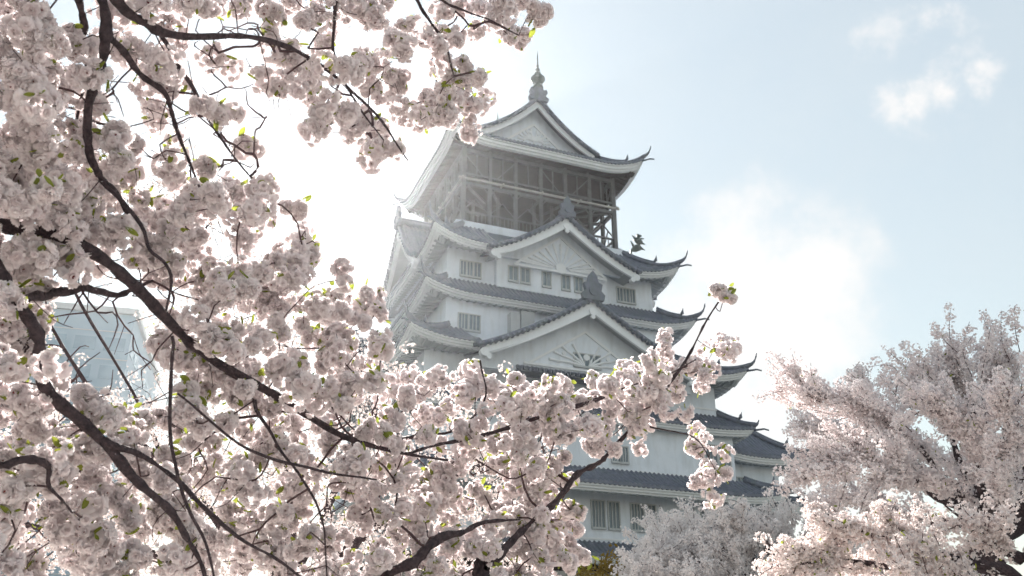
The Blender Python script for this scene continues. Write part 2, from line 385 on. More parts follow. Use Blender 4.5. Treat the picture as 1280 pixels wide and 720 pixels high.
# --- stone base
sb = MB(); ring = []
for z_, e in ((0, 4.2), (2, 3.0), (4, 2.0), (6, 1.2), (7.7, .75)): ring.append([(-11.6-e, -11.6-e, z_), (11.6+e, -11.6-e, z_), (11.6+e, 11.6+e, z_), (-11.6-e, 11.6+e, z_)])
V = [p for r_ in ring for p in r_]; F = [(i*4+j, i*4+(j+1) % 4, (i+1)*4+(j+1) % 4, (i+1)*4+j) for i in range(4) for j in range(4)]+[(16, 17, 18, 19)]
sb.add(V, F); sb.build('stone_base', M['stone'], K)

# --- tier G / F (lowest storeys)
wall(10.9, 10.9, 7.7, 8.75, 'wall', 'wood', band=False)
skirt(12.1, 12.1, 8.45, 1.3, 9.55, L=.5)
wF = wall(10.8, 10.8, 9.3, 12.9)
for s0, s1, bars in ((.05, .82, 4), (1.1, 1.75, 3), (2.55, 3.3, 4), (3.42, 4.1, 3), (-3.6, -2.9, 3), (-2.7, -2.0, 3), (-6.6, -5.9, 3), (-5.7, -5.0, 3), (7.2, 7.9, 3), (8.1, 8.8, 3)):
    window(0, s0, s1, 10.35, 11.8, 10.8, bars, wF)
for s0 in (-6, -1, 4): window(3, s0, s0+.8, 10.35, 11.8, 10.8, 3, wF); window(3, s0+1, s0+1.8, 10.35, 11.8, 10.8, 3, wF)
skirt(12.2, 13.0, 12.15, 1.9, 13.6, L=.5, tip=.5)
wD = wall(10.3, 10.3, 13.4, 17.3)
for s0 in (1.75, 2.3, 8.2, 9.15, -4, -3.4): window(0, s0, s0+.48 if s0 < 8 else s0+.8, 14.3, 15.2 if s0 < 8 else 15.9, 10.3, 3, wD)
skirt(11.5, 11.2, 16.6, 1.7, 18.2, L=.25, tip=.3)
# --- tier C
wC2 = wall(9.7, 9.7, 18.0, 20.9)
skirt(11.2, 11.55, 19.95, 3.35, 22.1, L=.65, tip=.8, cut={0: 6.9})
wC = wall(7.95, 7.9, 21.0, 24.9)
for s0, s1 in ((-7.1, -6.55), (-6.42, -5.75), (5.9, 6.5), (6.65, 7.25)): window(0, s0, s1, 22.2, 23.2, 7.9, 3, wC)
for s0 in (-5, -1, 3): window(3, s0, s0+.7, 22.2, 23.2, 7.95, 3, wC); window(3, s0+.9, s0+1.6, 22.2, 23.2, 7.95, 3, wC)
nb = MB(); nb.box(-3.9, -3.3, -8.5, -7.9, 22.3, 23.6); nb.box(-3.1, -2.2, -8.25, -7.9, 22.3, 23.9); nb.build('corbel', M['frame'], wC)
gable(0, 0.05, 7.4, 19.55, 3.95, 11.9, 7.9, orn=1.25, facez=18.9, power=1.22, extra=-.1)
lg = MB()
for i in range(int(9/RIB)):
    x = -4.4+i*RIB; lg.tube([(x, -11.35, 18.95), (x, -10.2, 19.45)], .12, 8)
lg.box(-4.6, 4.7, -11.15, -10.2, 18.82, 18.95); lg.build('ledge_roof', M['tile'], K)
gw_ = window(0, -.75, .95, 19.75, 20.5, 10.76, 5, K)
gable(3, 0, 3.6, 20.4, 2.6, 11.6, 7.9, orn=.8, facez=19.9); gable(1, 0, 3.6, 20.4, 2.6, 11.6, 7.9, orn=.8, facez=19.9)
# --- tier B
skirt(9.6, 8.75, 24.2, 1.95, 26.0, L=.7)
wB = wall(7.5, 6.5, 25.5, 29.0)
bay = MB(); bay.box(-4.3, 3.75, -7.0, -6.49, 25.9, 28.15); bay.build('projecting_bay', M['plaster'], wB)
for s0, s1 in ((-6.6, -6.25), (-6.15, -5.8), (-5.68, -5.25), (4.75, 5.15), (5.25, 5.65), (5.75, 6.1)): window(0, s0, s1, 26.5, 27.5, 6.5, 2, wB)
for s0, s1 in ((-3.45, -2.85), (-2.6, -2.0), (-1.05, -.5), (.35, .9), (1.3, 1.85)): window(0, s0, s1, 26.45, 27.45, 7.0, 2, wB)
for s0 in (-4, -1.2, 2.5): window(3, s0, s0+.6, 26.5, 27.5, 7.5, 2, wB); window(3, s0+.8, s0+1.4, 26.5, 27.5, 7.5, 2, wB)
# --- tier A
skirt(9.0, 8.1, 28.15, 3.1, 31.05, L=.95, cut={0: 4.6}, soff=28.9)
gable(0, 0.15, 5.5, 27.75, 3.25, 8.45, 4.9, sunburst=True, orn=1.0, facez=27.95, power=1.35)
gable(3, 0, 4.6, 28.2, 4.4, 9.2, 5.2, orn=1.1, facez=28.1); gable(1, 0, 4.2, 28.2, 3.2, 9.2, 5.2, orn=.8, facez=28.1)
plat = MB(); plat.box(-6.6, 6.6, -5.3, 5.3, 30.6, 31.2); plat.build('gallery_floor', M['plaster'], K)
fo = MB()
for sx in (1,):
    path = [(6.6, -4.9, 30.7), (6.95, -4.9, 31.1), (7.0, -4.9, 31.5), (7.3, -4.9, 31.7), (7.65, -4.9, 31.9), (7.75, -4.9, 32.3), (7.5, -4.9, 32.55), (7.65, -4.9, 32.85), (7.95, -4.9, 32.9)]
    fo.tube(path, [.10, .10, .09, .26, .30, .28, .24, .18, .05], 9)
    for p, q in (((7.6, 32.0), (8.15, 31.75)), ((7.75, 32.3), (8.2, 32.25)), ((7.6, 32.6), (8.15, 32.7)), ((7.5, 32.5), (7.15, 32.8)), ((7.3, 31.8), (7.0, 32.3))): fo.tube([(p[0], -4.9, p[1]), (q[0], -4.9, q[1])], [.13, .03], 6)
fo.build('roof_ornament', M['bronze'], K, True)
# --- open timber top storey
ZF, ZR, ZT = 31.2, 34.9, 37.75
GA, GB = 5.9, 4.55
tim = MB()
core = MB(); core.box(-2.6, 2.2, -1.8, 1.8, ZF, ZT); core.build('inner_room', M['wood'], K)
for k in range(4):
    S = side(k); A, B = (GA, GB) if k % 2 == 0 else (GB, GA); n = 7 if k % 2 == 0 else 6
    xs = np.linspace(-A, A, n)
    for i, x in enumerate(xs):
        if i == n-1: continue
        pm = MB(); pm.beam(S(x, B, ZF), S(x, B, ZT), .30 if i in (0,) else .24); pm.build('post', M['post'], K)
        if i > 0:
            tim.beam(S(x*.72, B*.72, ZF), S(x*.72, B*.72, ZT), .2)
    for z_, t in ((ZF+.15, .2), (ZF+1.15, .12), (ZR-.35, .22), (ZR+.45, .16), (ZT-.5, .26)): tim.beam(S(-A, B, z_), S(A, B, z_), t)
    for i in range(n-1):
        x0, x1 = xs[i], xs[i+1]; mid = (x0+x1)/2
        for q in range(1, 7): xx = x0+(x1-x0)*q/7; tim.beam(S(xx, B, ZF+.15), S(xx, B, ZF+1.15), .055)
        if i % 3 == 0: tim.beam(S(x0, B, ZT-.7), S(x0+(x1-x0)*.75, B, ZR+.45), .08)
        if i % 3 == 1: tim.beam(S(x1, B, ZT-.7), S(x1-(x1-x0)*.75, B, ZR+.45), .08)
        tim.beam(S(mid, B-.02, ZR+.4), S(mid, B-.02, ZT-.5), .09)
        tim.beam(S(x0, B, ZR-.95), S(x0+.5, B, ZR-.35), .08); tim.beam(S(x1, B, ZR-.95), S(x1-.5, B, ZR-.35), .08)
        tim.beam(S(x0, B, ZR-.35), S(x0*.6, B*.55, ZR-.35), .16)
        tim.beam(S(x0, B*1.0, ZF+1.2), S(mid, B*.99, ZF+2.3), .07); tim.beam(S(x1, B*1.0, ZF+1.2), S(mid, B*.99, ZF+2.3), .07)
tim.build('timber_framing', M['post'], K)
ub = MB(); ub.box(-5.4, 5.4, -4.0, 4.0, ZR-.05, ZR+.12)
for k in range(4):
    S = side(k); A, B = (5.45, 4.05) if k % 2 == 0 else (4.05, 5.45); q = MB(); q.box(-A, A, B-.08, B, ZR+.125, ZT-.3)
    ub.add([S(*v) for v in q.V], q.F)
ub.build('upper_panelling', M['wood'], K)
rl = MB()
for k in range(4):
    S = side(k); A, B = (GA+.15, GB+.15) if k % 2 == 0 else (GB+.15, GA+.15)
    rl.beam(S(-A-.25, B, ZR), S(A+.25, B, ZR), .14, .12)
    for i in range(5): x = -A+2*A*i/4; rl.beam(S(x, B-.3, ZR-.02), S(x, B+.25, ZR-.02), .1)
rl.build('gallery_rail', M['woodlite'], K)
# --- top roof
TA, TB, TZ = 7.6, 6.55, 37.3
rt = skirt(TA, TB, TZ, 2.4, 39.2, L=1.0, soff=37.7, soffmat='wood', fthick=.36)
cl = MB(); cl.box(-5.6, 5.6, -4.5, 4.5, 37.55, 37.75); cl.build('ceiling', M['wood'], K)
tp = MB()
def profT(x):
    xs_ = [0, 1, 2, 3, 4, 5, 5.6]; zs_ = [43.35, 42.25, 41.3, 40.5, 39.85, 39.35, 39.1]
    return float(np.interp(abs(x), xs_, zs_))
def profs(x):  # smoothed
    return (profT(x-.3)+profT(x)+profT(x+.3))/3 if abs(x) > .3 else profT(x)
VF = 4.35
nv = int(2*VF/RIB*6); us = np.linspace(-5.5, 5.5, 41)
def P(i, j):
    lim = VF
    v = -VF+2*VF*i/nv; v = max(-lim, min(lim, v)); ph = (v/RIB) % 1; rb = max(0, 1-((ph-.5)/.27)**2)**.5*.08
    return (us[j], v, profs(us[j])+.08+rb)
tp.grid(P, nv+1, 41); tpo = tp.build('upper_roof', M['tile'], rt, True)
for sg in (-1, 1):
    ver = MB(); xs_ = np.linspace(-5.0, 5.0, 31)
    ver.tube([(x, sg*VF, profs(x)+.14) for x in xs_], .16, 8); ver.tube([(x, sg*(VF-.42), profs(x)+.24) for x in xs_], .13, 6)
    for x in np.arange(-4.9, 5, .32): ver.tube([(x, sg*(VF+.18), profs(x)+.06), (x, sg*(VF-.1), profs(x)+.06)], .11, 7)
    ver.build('verge_tiles', M['tile'], rt, True)
    bb = MB(); xb = np.linspace(-4.7, 4.7, 31)
    for top, bot, d0, d1 in ((.0, -.50, VF-.14, VF-.36), (-.42, -.70, VF-.04, VF-.2)):
        def Q(i, j):
            x = xb[i]; e = abs(x)/4.7; zz = [top, top, bot*(1-.3*e), bot*(1-.3*e)][j]; return (x, sg*[d1, d0, d0, d1][j], profs(x)+zz)
        bb.grid(Q, 31, 4)
    bb.build('bargeboard', M['trim'], rt)
    gf = MB(); ol = [(-4.7, 39.2)]+[(x, max(39.2, profs(x)-.05)) for x in np.linspace(-4.7, 4.7, 31)]+[(4.7, 39.2)]
    gf.prism(ol, sg*(VF-1.0), sg*(VF-1.2)); gfo = gf.build('gable_wall', M['plaster'], rt)
    od = MB(); yy = sg*(VF-.93)
    for s2 in (-1, 1):
        od.beam((s2*2.5, yy, 39.5), (0, yy, 41.6), .14, .16)
        for q in range(5):
            a0 = .1+q*.33; pp = [(s2*(.08+e*1.25*math.cos(a0)), yy, 40.1+e*1.05*math.sin(a0)+.1*math.sin(e*6)) for e in (0, .25, .5, .75, 1)]
            od.tube(pp, [.05, .09, .08, .07, .11], 6)
        for (cx, cz, r_) in ((.45, 40.4, .17), (.8, 40.1, .12), (.35, 40.85, .12)): od.tube([(s2*cx, yy-.07, cz), (s2*cx, yy+.07, cz)], r_, 10)
    od.tube([(0, yy-.09, 40.3), (0, yy+.09, 40.3)], .22, 12); od.beam((0, yy, 39.5), (0, yy, 40.3), .1, .1)
    od.beam((-2.7, yy, 39.42), (2.7, yy, 39.42), .12, .14)
    od.build('carved_relief', M['trim'], gfo)
rg = MB(); rg.tube([(0, -VF-.05, 43.62), (0, VF+.05, 43.62)], .27, 10); rg.tube([(0, -VF+.05, 43.95), (0, VF-.05, 43.95)], .18, 8); rg.build('ridge', M['tile'], rt, True)
for sg in (-1, 1):
    o_ = MB(); q = [(-.75, -.1), (-.8, .2), (-.55, .35), (-.72, .7), (-.62, 1.0), (-.38, .85), (-.3, 1.1), (.3, 1.1), (.38, .85), (.62, 1.0), (.72, .7), (.55, .35), (.8, .2), (.75, -.1)]
    o_.prism([(x, 43.25+z) for x, z in q], sg*(VF+.2), sg*(VF-.15))
    o_.build('ridge_ornament', M['tile'], rt)
    fin = MB(); fin.lathe([(.02, -.1), (.42, -.1), (.42, .05), (.3, .12), (.16, .25), (.18, .38), (.42, .5), (.55, .68), (.56, .85), (.42, 1.02), (.22, 1.1), (.15, 1.2), (.26, 1.27), (.26, 1.33), (.12, 1.4), (.1, 1.55), (.2, 1.62), (.18, 1.7), (.08, 1.78), (.08, 1.95), (.14, 2.0), (.06, 2.1), (.05, 2.8), (.0, 3.6)], (0, sg*(VF-.05), 44.45), 16)
    fin.build('finial', M['bronze'], rt, True)

# --- low turret wing on the right
W = 3.0
wg = MB(); wg.box(10.35, 15.6, -7.6, 4.0, 11.6, 16.0); wgo = wg.build('wing_wall', M['plaster'], K)
for s0 in (11.6, 12.3): window(0, s0, s0+.5, 14.1, 14.75, 7.6, 2, wgo)
def wing_roof(x0, x1, y0, y1, z, o, zi, L=.5):
    cx, cy_ = (x0+x1)/2, (y0+y1)/2; a, b = (x1-x0)/2, (y1-y0)/2
    before = set(bpy.data.objects)
    r = skirt(a, b, z, o, zi, L=L, tip=.65)
    r.location = (cx, cy_, 0); r.name = 'wing_roof'
    return r
wing_roof(9.9, 17.3, -9.0, 5.4, 15.75, 2.6, 18.2)
top = MB(); top.tube([(13.45, -6.4, 18.2), (13.45, 2.8, 18.2)], .22, 8); top.box(12.4, 14.5, -6.4, 2.8, 17.7, 18.0); top.build('wing_ridge', M['tile'], K)
wing_roof(9.9, 17.0, -8.9, 5.4, 12.6, 1.5, 13.7, L=.4)

# ------------------------------------------------------------------ neighbouring building behind the branches
B = empty('office_building', (-62, 96, 0), R(14))
tag(B, 'plain pale blue building glimpsed through the branches at the left edge', 'building')
b = MB(); b.box(-24, 18, 0, 26, 0, 43); bo = b.build('wall', M['clad'], B)
b = MB()
for i in range(1, 13): b.box(-24.06, 18.06, -.06, .0, i*3.4-.10, i*3.4)
b.build('floor_band', M['frame'], bo)
for i in range(0, 12):
    b = MB()
    for j in range(13): b.box(-23.2+j*3.2, -23.2+j*3.2+2.3, -.045, .0, i*3.4+1.0, i*3.4+2.6)
    for j in range(8): b.box(18.0, 18.045, 1+j*3.2, 3.3+j*3.2, i*3.4+1.0, i*3.4+2.6)
    b.build('window_band', M['clad_glass'], bo)
b = MB(); b.box(-24.4, 18.4, -.4, 26.4, 43.0, 43.7); b.build('parapet', M['frame'], B)

# ------------------------------------------------------------------ trees
def grid_template(cols, rows, fn):
    V = np.array([fn(i/(cols-1), j/(rows-1)) for i in range(cols) for j in range(rows)])
    F = np.array([(i*rows+j, (i+1)*rows+j, (i+1)*rows+j+1, i*rows+j+1) for i in range(cols-1) for j in range(rows-1)])
    return V, F
def rot_z(a): c, s = math.cos(a), math.sin(a); return np.array([[c, -s, 0], [s, c, 0], [0, 0, 1]])
def rot_y(a): c, s = math.cos(a), math.sin(a); return np.array([[c, 0, s], [0, 1, 0], [-s, 0, c]])
def petal(length, width, cup, tilt, notch=.12, cols=3, rows=3, ruffle=0.0):
    """petal from the origin outward along +x, lifted by tilt (0 flat, 90 upright)"""
    def fn(u, v):
        s = (u-.5)*2; w = width*math.sin(math.pi*min(1, .18+v*.72))**.8
        x = length*v*(1-(notch if abs(s) < .1 and v > .9 else 0)) - abs(s)*length*.10*v
        return (x, s*w/2, cup*(s*s*.6*width + (v*v-.6*v)*length*.5) + ruffle*math.sin(7*v+3*s))
    V, F = grid_template(cols, rows, fn); return V @ rot_y(-tilt).T, F
def assemble(parts):
    V = []; F = []; k = 0; t = []
    for v, f, tone in parts: V.append(v); F.append(f+k); t.append(np.full(len(v), tone) if np.isscalar(tone) else tone); k += len(v)
    return np.vstack(V), np.vstack(F), np.concatenate(t)
def double_flower(r, q, seed):
    rr = np.random.default_rng(seed); parts = []
    for n, tilt, L, z in ((7, .15, 1.0, 0), (7, .55, .95, .05), (6, .95, .82, .10), (4, 1.25, .62, .12))[:q]:
        off = rr.random()*6
        for i in range(n):
            v, f = petal(r*L*rr.uniform(.9, 1.08), r*.85*rr.uniform(.9, 1.1), .35, tilt+rr.normal()*.14, ruffle=r*.03)
            v = v + np.array([r*.05, 0, 0]); v = v @ rot_z(off+i*2*math.pi/n+rr.normal()*.12).T; v[:, 2] += z*r
            rad = np.linalg.norm(v, axis=1)/r; tn = np.clip(.25+rad*.75, 0, 1)*rr.uniform(.85, 1)
            parts.append((v, f, tn))
    return assemble(parts)
def single_flower(r, seed, cols=3, rows=2):
    rr = np.random.default_rng(seed); parts = []; t0 = rr.uniform(.2, .7)
    for i in range(5):
        v, f = petal(r*rr.uniform(.9, 1.1), r*.85, .3, t0+rr.normal()*.15, cols=cols, rows=rows)
        v = v @ rot_z(i*2*math.pi/5+rr.normal()*.1).T
        rad = np.linalg.norm(v, axis=1)/r; parts.append((v, f, np.clip(.15+rad*.85, 0, 1)))
    return assemble(parts)
def frame_from(n):
    """rotation matrices whose z axis is n (k,3), random spin"""
    n = n/np.linalg.norm(n, axis=1, keepdims=True); k = len(n)
    a = rng.normal(size=(k, 3)); x = np.cross(a, n); x /= np.linalg.norm(x, axis=1, keepdims=True); y = np.cross(n, x)
    return np.stack([x, y, n], axis=2)
def instance(templates, pos, nrm, scale, tone_j=.12):
    Vs = []; Fs = []; Ts = []; k = 0; R_ = frame_from(nrm); pick = rng.integers(0, len(templates), len(pos))
    for ti, (v, f, t) in enumerate(templates):
        idx = np.where(pick == ti)[0]
        if not len(idx): continue
        V = np.einsum('kij,nj->kni', R_[idx], v)*scale[idx][:, None, None] + pos[idx][:, None, :]
        F = f[None]+(np.arange(len(idx))*len(v))[:, None, None]+k
        T = np.clip(t[None]+rng.normal(size=(len(idx), 1))*tone_j, 0, 1)
        Vs.append(V.reshape(-1, 3)); Fs.append(F.reshape(-1, f.shape[1])); Ts.append(T.ravel()); k += V.shape[0]*V.shape[1]
    return np.vstack(Vs), np.vstack(Fs), np.concatenate(Ts)
def ball_flowers(centres, rad, n, flower_r, up=.25, flat=1.0):
    """positions and outward normals of flowers covering a puff round each centre"""
    pos = []; nr = []; sc = []
    for c, r in zip(centres, rad):
        k = max(3, int(rng.normal(n, n*.15))); d = rng.normal(size=(k*3, 3)); d[:, 2] -= up; d /= np.linalg.norm(d, axis=1, keepdims=True)
        keep = [d[0]]
        for q in d[1:]:
            if len(keep) >= k: break
            if min(np.linalg.norm(q-z) for z in keep) > 1.9/math.sqrt(k): keep.append(q)
        keep = np.array(keep); st = np.array([1, 1, flat])
        pos.append(c+keep*st*r*rng.uniform(.75, 1.05, (len(keep), 1))); nr.append(keep+rng.normal(size=keep.shape)*.25); sc.append(np.full(len(keep), 1.0)*rng.uniform(.85, 1.15, len(keep)))
        m = max(2, k//4); d = rng.normal(size=(m, 3)); d /= np.linalg.norm(d, axis=1, keepdims=True)   # the inside of the puff
        pos.append(c+d*r*.4); nr.append(d); sc.append(np.full(m, 1.0))
    return np.vstack(pos), np.vstack(nr), np.concatenate(sc)

def smooth_path(P, n=6):
    """Catmull-Rom through points with radius as 4th column"""
    P = np.asarray(P, float); Q = np.vstack([2*P[0]-P[1], P, 2*P[-1]-P[-2]]); out = []
    for i in range(1, len(Q)-2):
        for t in np.arange(n)/n:
            a, b, c, d = Q[i-1], Q[i], Q[i+1], Q[i+2]
            out.append(.5*((2*b)+(-a+c)*t+(2*a-5*b+4*c-d)*t*t+(-a+3*b-3*c+d)*t**3))
    out.append(P[-1]); return np.array(out)
def limb_mesh(path, sides=10, knob=.10):
    """bark tube with uneven girth"""
    P = path[:, :3]; r = path[:, 3]; n = len(P)
    T = np.gradient(P, axis=0); T /= np.linalg.norm(T, axis=1, keepdims=True)+1e-9
    a = np.cross(T, np.array([.13, .21, .97])); a /= np.linalg.norm(a, axis=1, keepdims=True); b = np.cross(T, a)
    th = np.arange(sides)*2*math.pi/sides
    rr = r[:, None]*(1+knob*rng.normal(size=(n, sides))*.5+knob*rng.normal(size=(n, 1)))
    V = P[:, None]+rr[..., None]*(a[:, None]*np.cos(th)[None, :, None]+b[:, None]*np.sin(th)[None, :, None])
    i, j = np.meshgrid(np.arange(n-1), np.arange(sides), indexing='ij'); j2 = (j+1) % sides
    F = np.stack([i*sides+j, i*sides+j2, (i+1)*sides+j2, (i+1)*sides+j], -1).reshape(-1, 4)
    return V.reshape(-1, 3), F
def merge(parts):
    V = []; F = []; k = 0
    for v, f in parts: V.append(v); F.append(f+k); k += len(v)
    return np.vstack(V), np.vstack(F)
class Tree:
    """skeleton of limbs, then twigs grown greedily from the limbs out to every blossom centre"""
    def __init__(s, name, loc, label, group, cat='tree'):
        s.root = empty(name, loc); tag(s.root, label, cat, group); s.loc = np.array(loc, float)
        s.N = []; s.par = []; s.rmin = []; s.limbs = []; s.trunkV = []
    def limb(s, pts, name='limb', sides=10, n=6, knob=.13, thin=1):
        pts = [np.array(p, float) for p in pts]
        if thin != 1: pts = [np.append(p[:3], p[3]*thin) for p in pts]
        path = smooth_path(pts, n)
        w = path.copy(); L = np.linalg.norm(np.diff(path[:, :3], axis=0), axis=1).sum()
        k = len(path); j = np.zeros((k, 3)); 
        for f_, a_ in ((3, .40), (7, .28), (13, .18)): j += np.sin(np.linspace(0, f_*2.2, k)[:, None]*rng.uniform(.8, 1.4, 3)+rng.uniform(0, 6, 3))*path[:, 3:4]*a_*1.6
        j[0] = 0; path[:, :3] += j
        V, F = limb_mesh(path, sides, knob)
        mesh_obj(name, V-s.loc, F, M['bark'], s.root, True)
        for p in path[::2]: s.N.append(p[:3]); s.par.append(-1); s.rmin.append(p[3])
        return path
    def grow(s, targets, r0=.0022, seg=.25, wiggle=.12, expo=.42, sides=5, droop=0, reach_dir=None, rmax=.02):
        """connects each target by a wiggly twig; returns for each twig its points"""
        N = np.array(s.N); base = len(N); tg = np.array(targets)
        # order: nearest to the limbs first
        d0 = np.array([np.min(np.linalg.norm(N-t, axis=1)) for t in tg]); order = np.argsort(d0)
        nodes = [tuple(p) for p in N]; par = [-1]*base; cost = [0.0]*base; NA = np.zeros((base+len(tg)*40, 3)); NA[:base] = N; CA = np.zeros(len(NA)); cnt = base; leafs = []
        for oi in order:
            t = tg[oi]; d = np.linalg.norm(NA[:cnt]-t, axis=1); c = d+.35*CA[:cnt]; i = int(np.argmin(c)); L = d[i]
            k = max(1, min(36, int(L/seg+.5))); p0 = NA[i].copy(); prev = i
            off = rng.normal(size=3)*L*wiggle; off2 = rng.normal(size=3)*L*wiggle*.6
            for q in range(1, k+1):
                u = q/k; p = p0+(t-p0)*u+off*math.sin(math.pi*u)+off2*math.sin(2*math.pi*u); p[2] -= droop*L*math.sin(math.pi*u)
                if cnt >= len(NA): break
                NA[cnt] = p; par.append(prev); CA[cnt] = CA[i]+L*u; prev = cnt; cnt += 1
            leafs.append(prev)
        w = np.zeros(cnt)
        for l in leafs:
            k = l
            while k >= base: w[k] += 1; k = par[k]
        # split into chains
        ch = {}
        for k in range(base, cnt): ch.setdefault(par[k], []).append(k)
        rad = lambda k: min(rmax, r0*max(1, w[k])**expo)
        parts = []; pts = []
        starts = [(p, k) for p in list(ch) for k in ch[p] if p < base]
        while starts:
            p, k = starts.pop(); P = [np.append(NA[p], rad(k))]
            while True:
                P.append(np.append(NA[k], rad(k))); cs = ch.get(k, [])
                if not cs: break
                cs = sorted(cs, key=lambda q: -w[q])
                for c in cs[1:]: starts.append((k, c))
                k = cs[0]
            P = np.array(P); P[-1, 3] *= .75
            Q = smooth_path(P, 2) if len(P) > 2 else P
            parts.append(limb_mesh(Q, sides, .08)); pts.append(Q)
        V, F = merge(parts); mesh_obj('twigs', V-s.loc, F, M['twig'], s.root, True)
        return pts
    def blossoms(s, templates, pos, nrm, sc, m, name='blossom'):
        V, F, T = instance(templates, pos, nrm, sc); return mesh_obj(name, V-s.loc, F, M[m], s.root, True, T)

leafT = []
for i in range(3):
    def fn(u, v, i=i):
        s_ = (u-.5)*2; return (v*1.0, s_*.26*math.sin(math.pi*min(.97, v*.92+.04))**.8, .12*abs(s_)+(.25-.15*i)*v*v - (.06 if (int(v*8) % 2) else 0)*abs(s_)*.3)
    v, f = grid_template(3, 6, fn); leafT.append((v, f, np.clip(.5+v[:, 0]*.3, 0, 1)))
def up_random(k, z=.2):
    d = rng.normal(size=(k, 3)); d[:, 2] += z; return d
budT = []
for i in range(1):
    n = 5; V = np.array([(math.cos(2*math.pi*j/n)*r_, math.sin(2*math.pi*j/n)*r_, z_) for r_, z_ in ((.12, 0), (.5, .5), (.42, 1.1), (.05, 1.6)) for j in range(n)])
    F = np.array([(a_*n+j, a_*n+(j+1) % n, (a_+1)*n+(j+1) % n, (a_+1)*n+j) for a_ in range(3) for j in range(n)]); budT.append((V, F, np.full(len(V), .5)))

DG = """
64345553567655675000000000000000
66433322665455676500000000000000
88711233335888888000000000000000
77632233446888888000000000000000
88886566500888870000000000000000
88888887200030000000000000000000
88888888300040000000000000000000
77777777240000000000000000000000
65346888872000000000000000000000
52251499999900000000000000000000
72213799999920200000630000000000
74333488888886777777770000000000
77655588888888888888800000000000
77754577888888888777600000000000
66666777788888888730540000000000
65566667777777777100000000000000
55556666777777777720000000000000
55555566677777777730000000000000
""".strip().split('\n')
def near_dist(px): return 3.5+max(0, px)/900*2.0
def gsample(grid, mult, jitter=.5, exclude=None):
    out = []
    for r_, row in enumerate(grid):
        for c, ch in enumerate(row):
            lam = int(ch)/8*mult
            for _ in range(rng.poisson(lam) if lam < .7 else int(lam+rng.random())):
                out.append(((c+rng.random())*40, (r_+rng.random())*40))
    return out

# --- tree 1: near cherry, trunk to the left of the viewer, limbs sweep right overhead
def pl(pts): return [np.append(at(x, y, d), r_) for x, y, d, r_ in pts]
t1base = np.array([-3.4, 2.6, 0.0])
t1 = Tree('cherry_tree', tuple(t1base), 'near cherry tree at the left with thick dark limbs and large white double blossoms', 'cherry trees in blossom')
trunk = t1.limb([(-3.4, 2.6, -.1, .26), (-3.38, 2.62, .8, .20), (-3.25, 2.7, 1.7, .17), (-3.15, 2.78, 2.5, .13)], 'trunk', 16)
c0 = [np.array([-3.2, 2.75, 2.2, .10])]
L1 = t1.limb(c0+pl([(-120, 235, 3.6, .045), (0, 273, 3.55, .036), (70, 290, 3.6, .031), (135, 338, 3.7, .029), (200, 388, 3.85, .028), (262, 442, 4.0, .024), (330, 487, 4.15, .021), (400, 528, 4.3, .019), (450, 552, 4.4, .016), (507, 567, 4.5, .011), (560, 575, 4.6, .006)]), thin=.78)
L2 = t1.limb(c0+pl([(-90, 270, 3.5, .04), (-30, 320, 3.45, .034), (12, 362, 3.4, .031), (50, 422, 3.4, .028), (66, 474, 3.4, .027), (130, 550, 3.45, .025), (178, 610, 3.5, .020), (222, 655, 3.55, .015), (250, 700, 3.6, .011), (265, 770, 3.6, .006)]), thin=.78)
L3 = t1.limb(c0+pl([(-80, 330, 3.9, .025), (0, 384, 3.9, .020), (31, 436, 3.9, .018), (75, 490, 4.0, .012), (110, 560, 4.1, .006)]), thin=.78)
L4 = t1.limb(c0+pl([(-110, 560, 3.3, .03), (-10, 588, 3.3, .019), (28, 577, 3.3, .016), (56, 582, 3.32, .014), (62, 606, 3.35, .008), (90, 640, 3.4, .004)]), thin=.78)
L5 = t1.limb(pl([(20, 378, 3.42, .014), (70, 370, 3.7, .015), (110, 362, 3.9, .014), (150, 365, 4.1, .012), (190, 350, 4.3, .006)]))
L6 = t1.limb(pl([(130, 550, 3.45, .014), (170, 566, 3.5, .010), (222, 600, 3.6, .009), (262, 642, 3.6, .008), (330, 690, 3.7, .006), (390, 730, 3.7, .004)]))
L8 = t1.limb(c0+pl([(-60, -120, 3.6, .05), (60, -90, 3.6, .03), (120, -20, 3.6, .022), (133, 40, 3.6, .019), (128, 85, 3.6, .016), (113, 130, 3.6, .016), (117, 190, 3.65, .014), (125, 225, 3.7, .012), (150, 250, 3.75, .010), (168, 290, 3.8, .006)]))
L9 = t1.limb(pl([(120, -20, 3.6, .02), (160, 20, 3.7, .017), (208, 36, 3.8, .016), (300, 46, 4.0, .012), (372, 66, 4.2, .010), (420, 98, 4.3, .008), (470, 145, 4.4, .006), (510, 200, 4.5, .003)]))
L10 = t1.limb(pl([(133, 40, 3.62, .012), (168, 80, 3.8, .011), (205, 122, 3.9, .010), (223, 165, 4.0, .008), (240, 210, 4.0, .005), (262, 260, 4.1, .003)]))
L11 = t1.limb(pl([(200, 40, 3.8, .010), (225, 88, 3.9, .009), (258, 145, 4.1, .008), (290, 190, 4.2, .005), (312, 222, 4.3, .003)]))
L12 = t1.limb(pl([(60, -90, 3.6, .02), (98, 0, 3.9, .014), (103, 45, 4.0, .012), (110, 85, 4.05, .009), (95, 150, 4.1, .005)]))
L13 = t1.limb(pl([(125, 225, 3.7, .008), (165, 265, 3.5, .007), (190, 312, 3.4, .006), (213, 345, 3.35, .0055), (206, 390, 3.35, .004)]), knob=.05)
L14 = t1.limb(c0+pl([(120, -220, 3.9, .05), (380, -140, 4.3, .03), (500, -20, 4.5, .012), (530, 18, 4.55, .008), (556, 58, 4.6, .006), (568, 95, 4.6, .003)]))
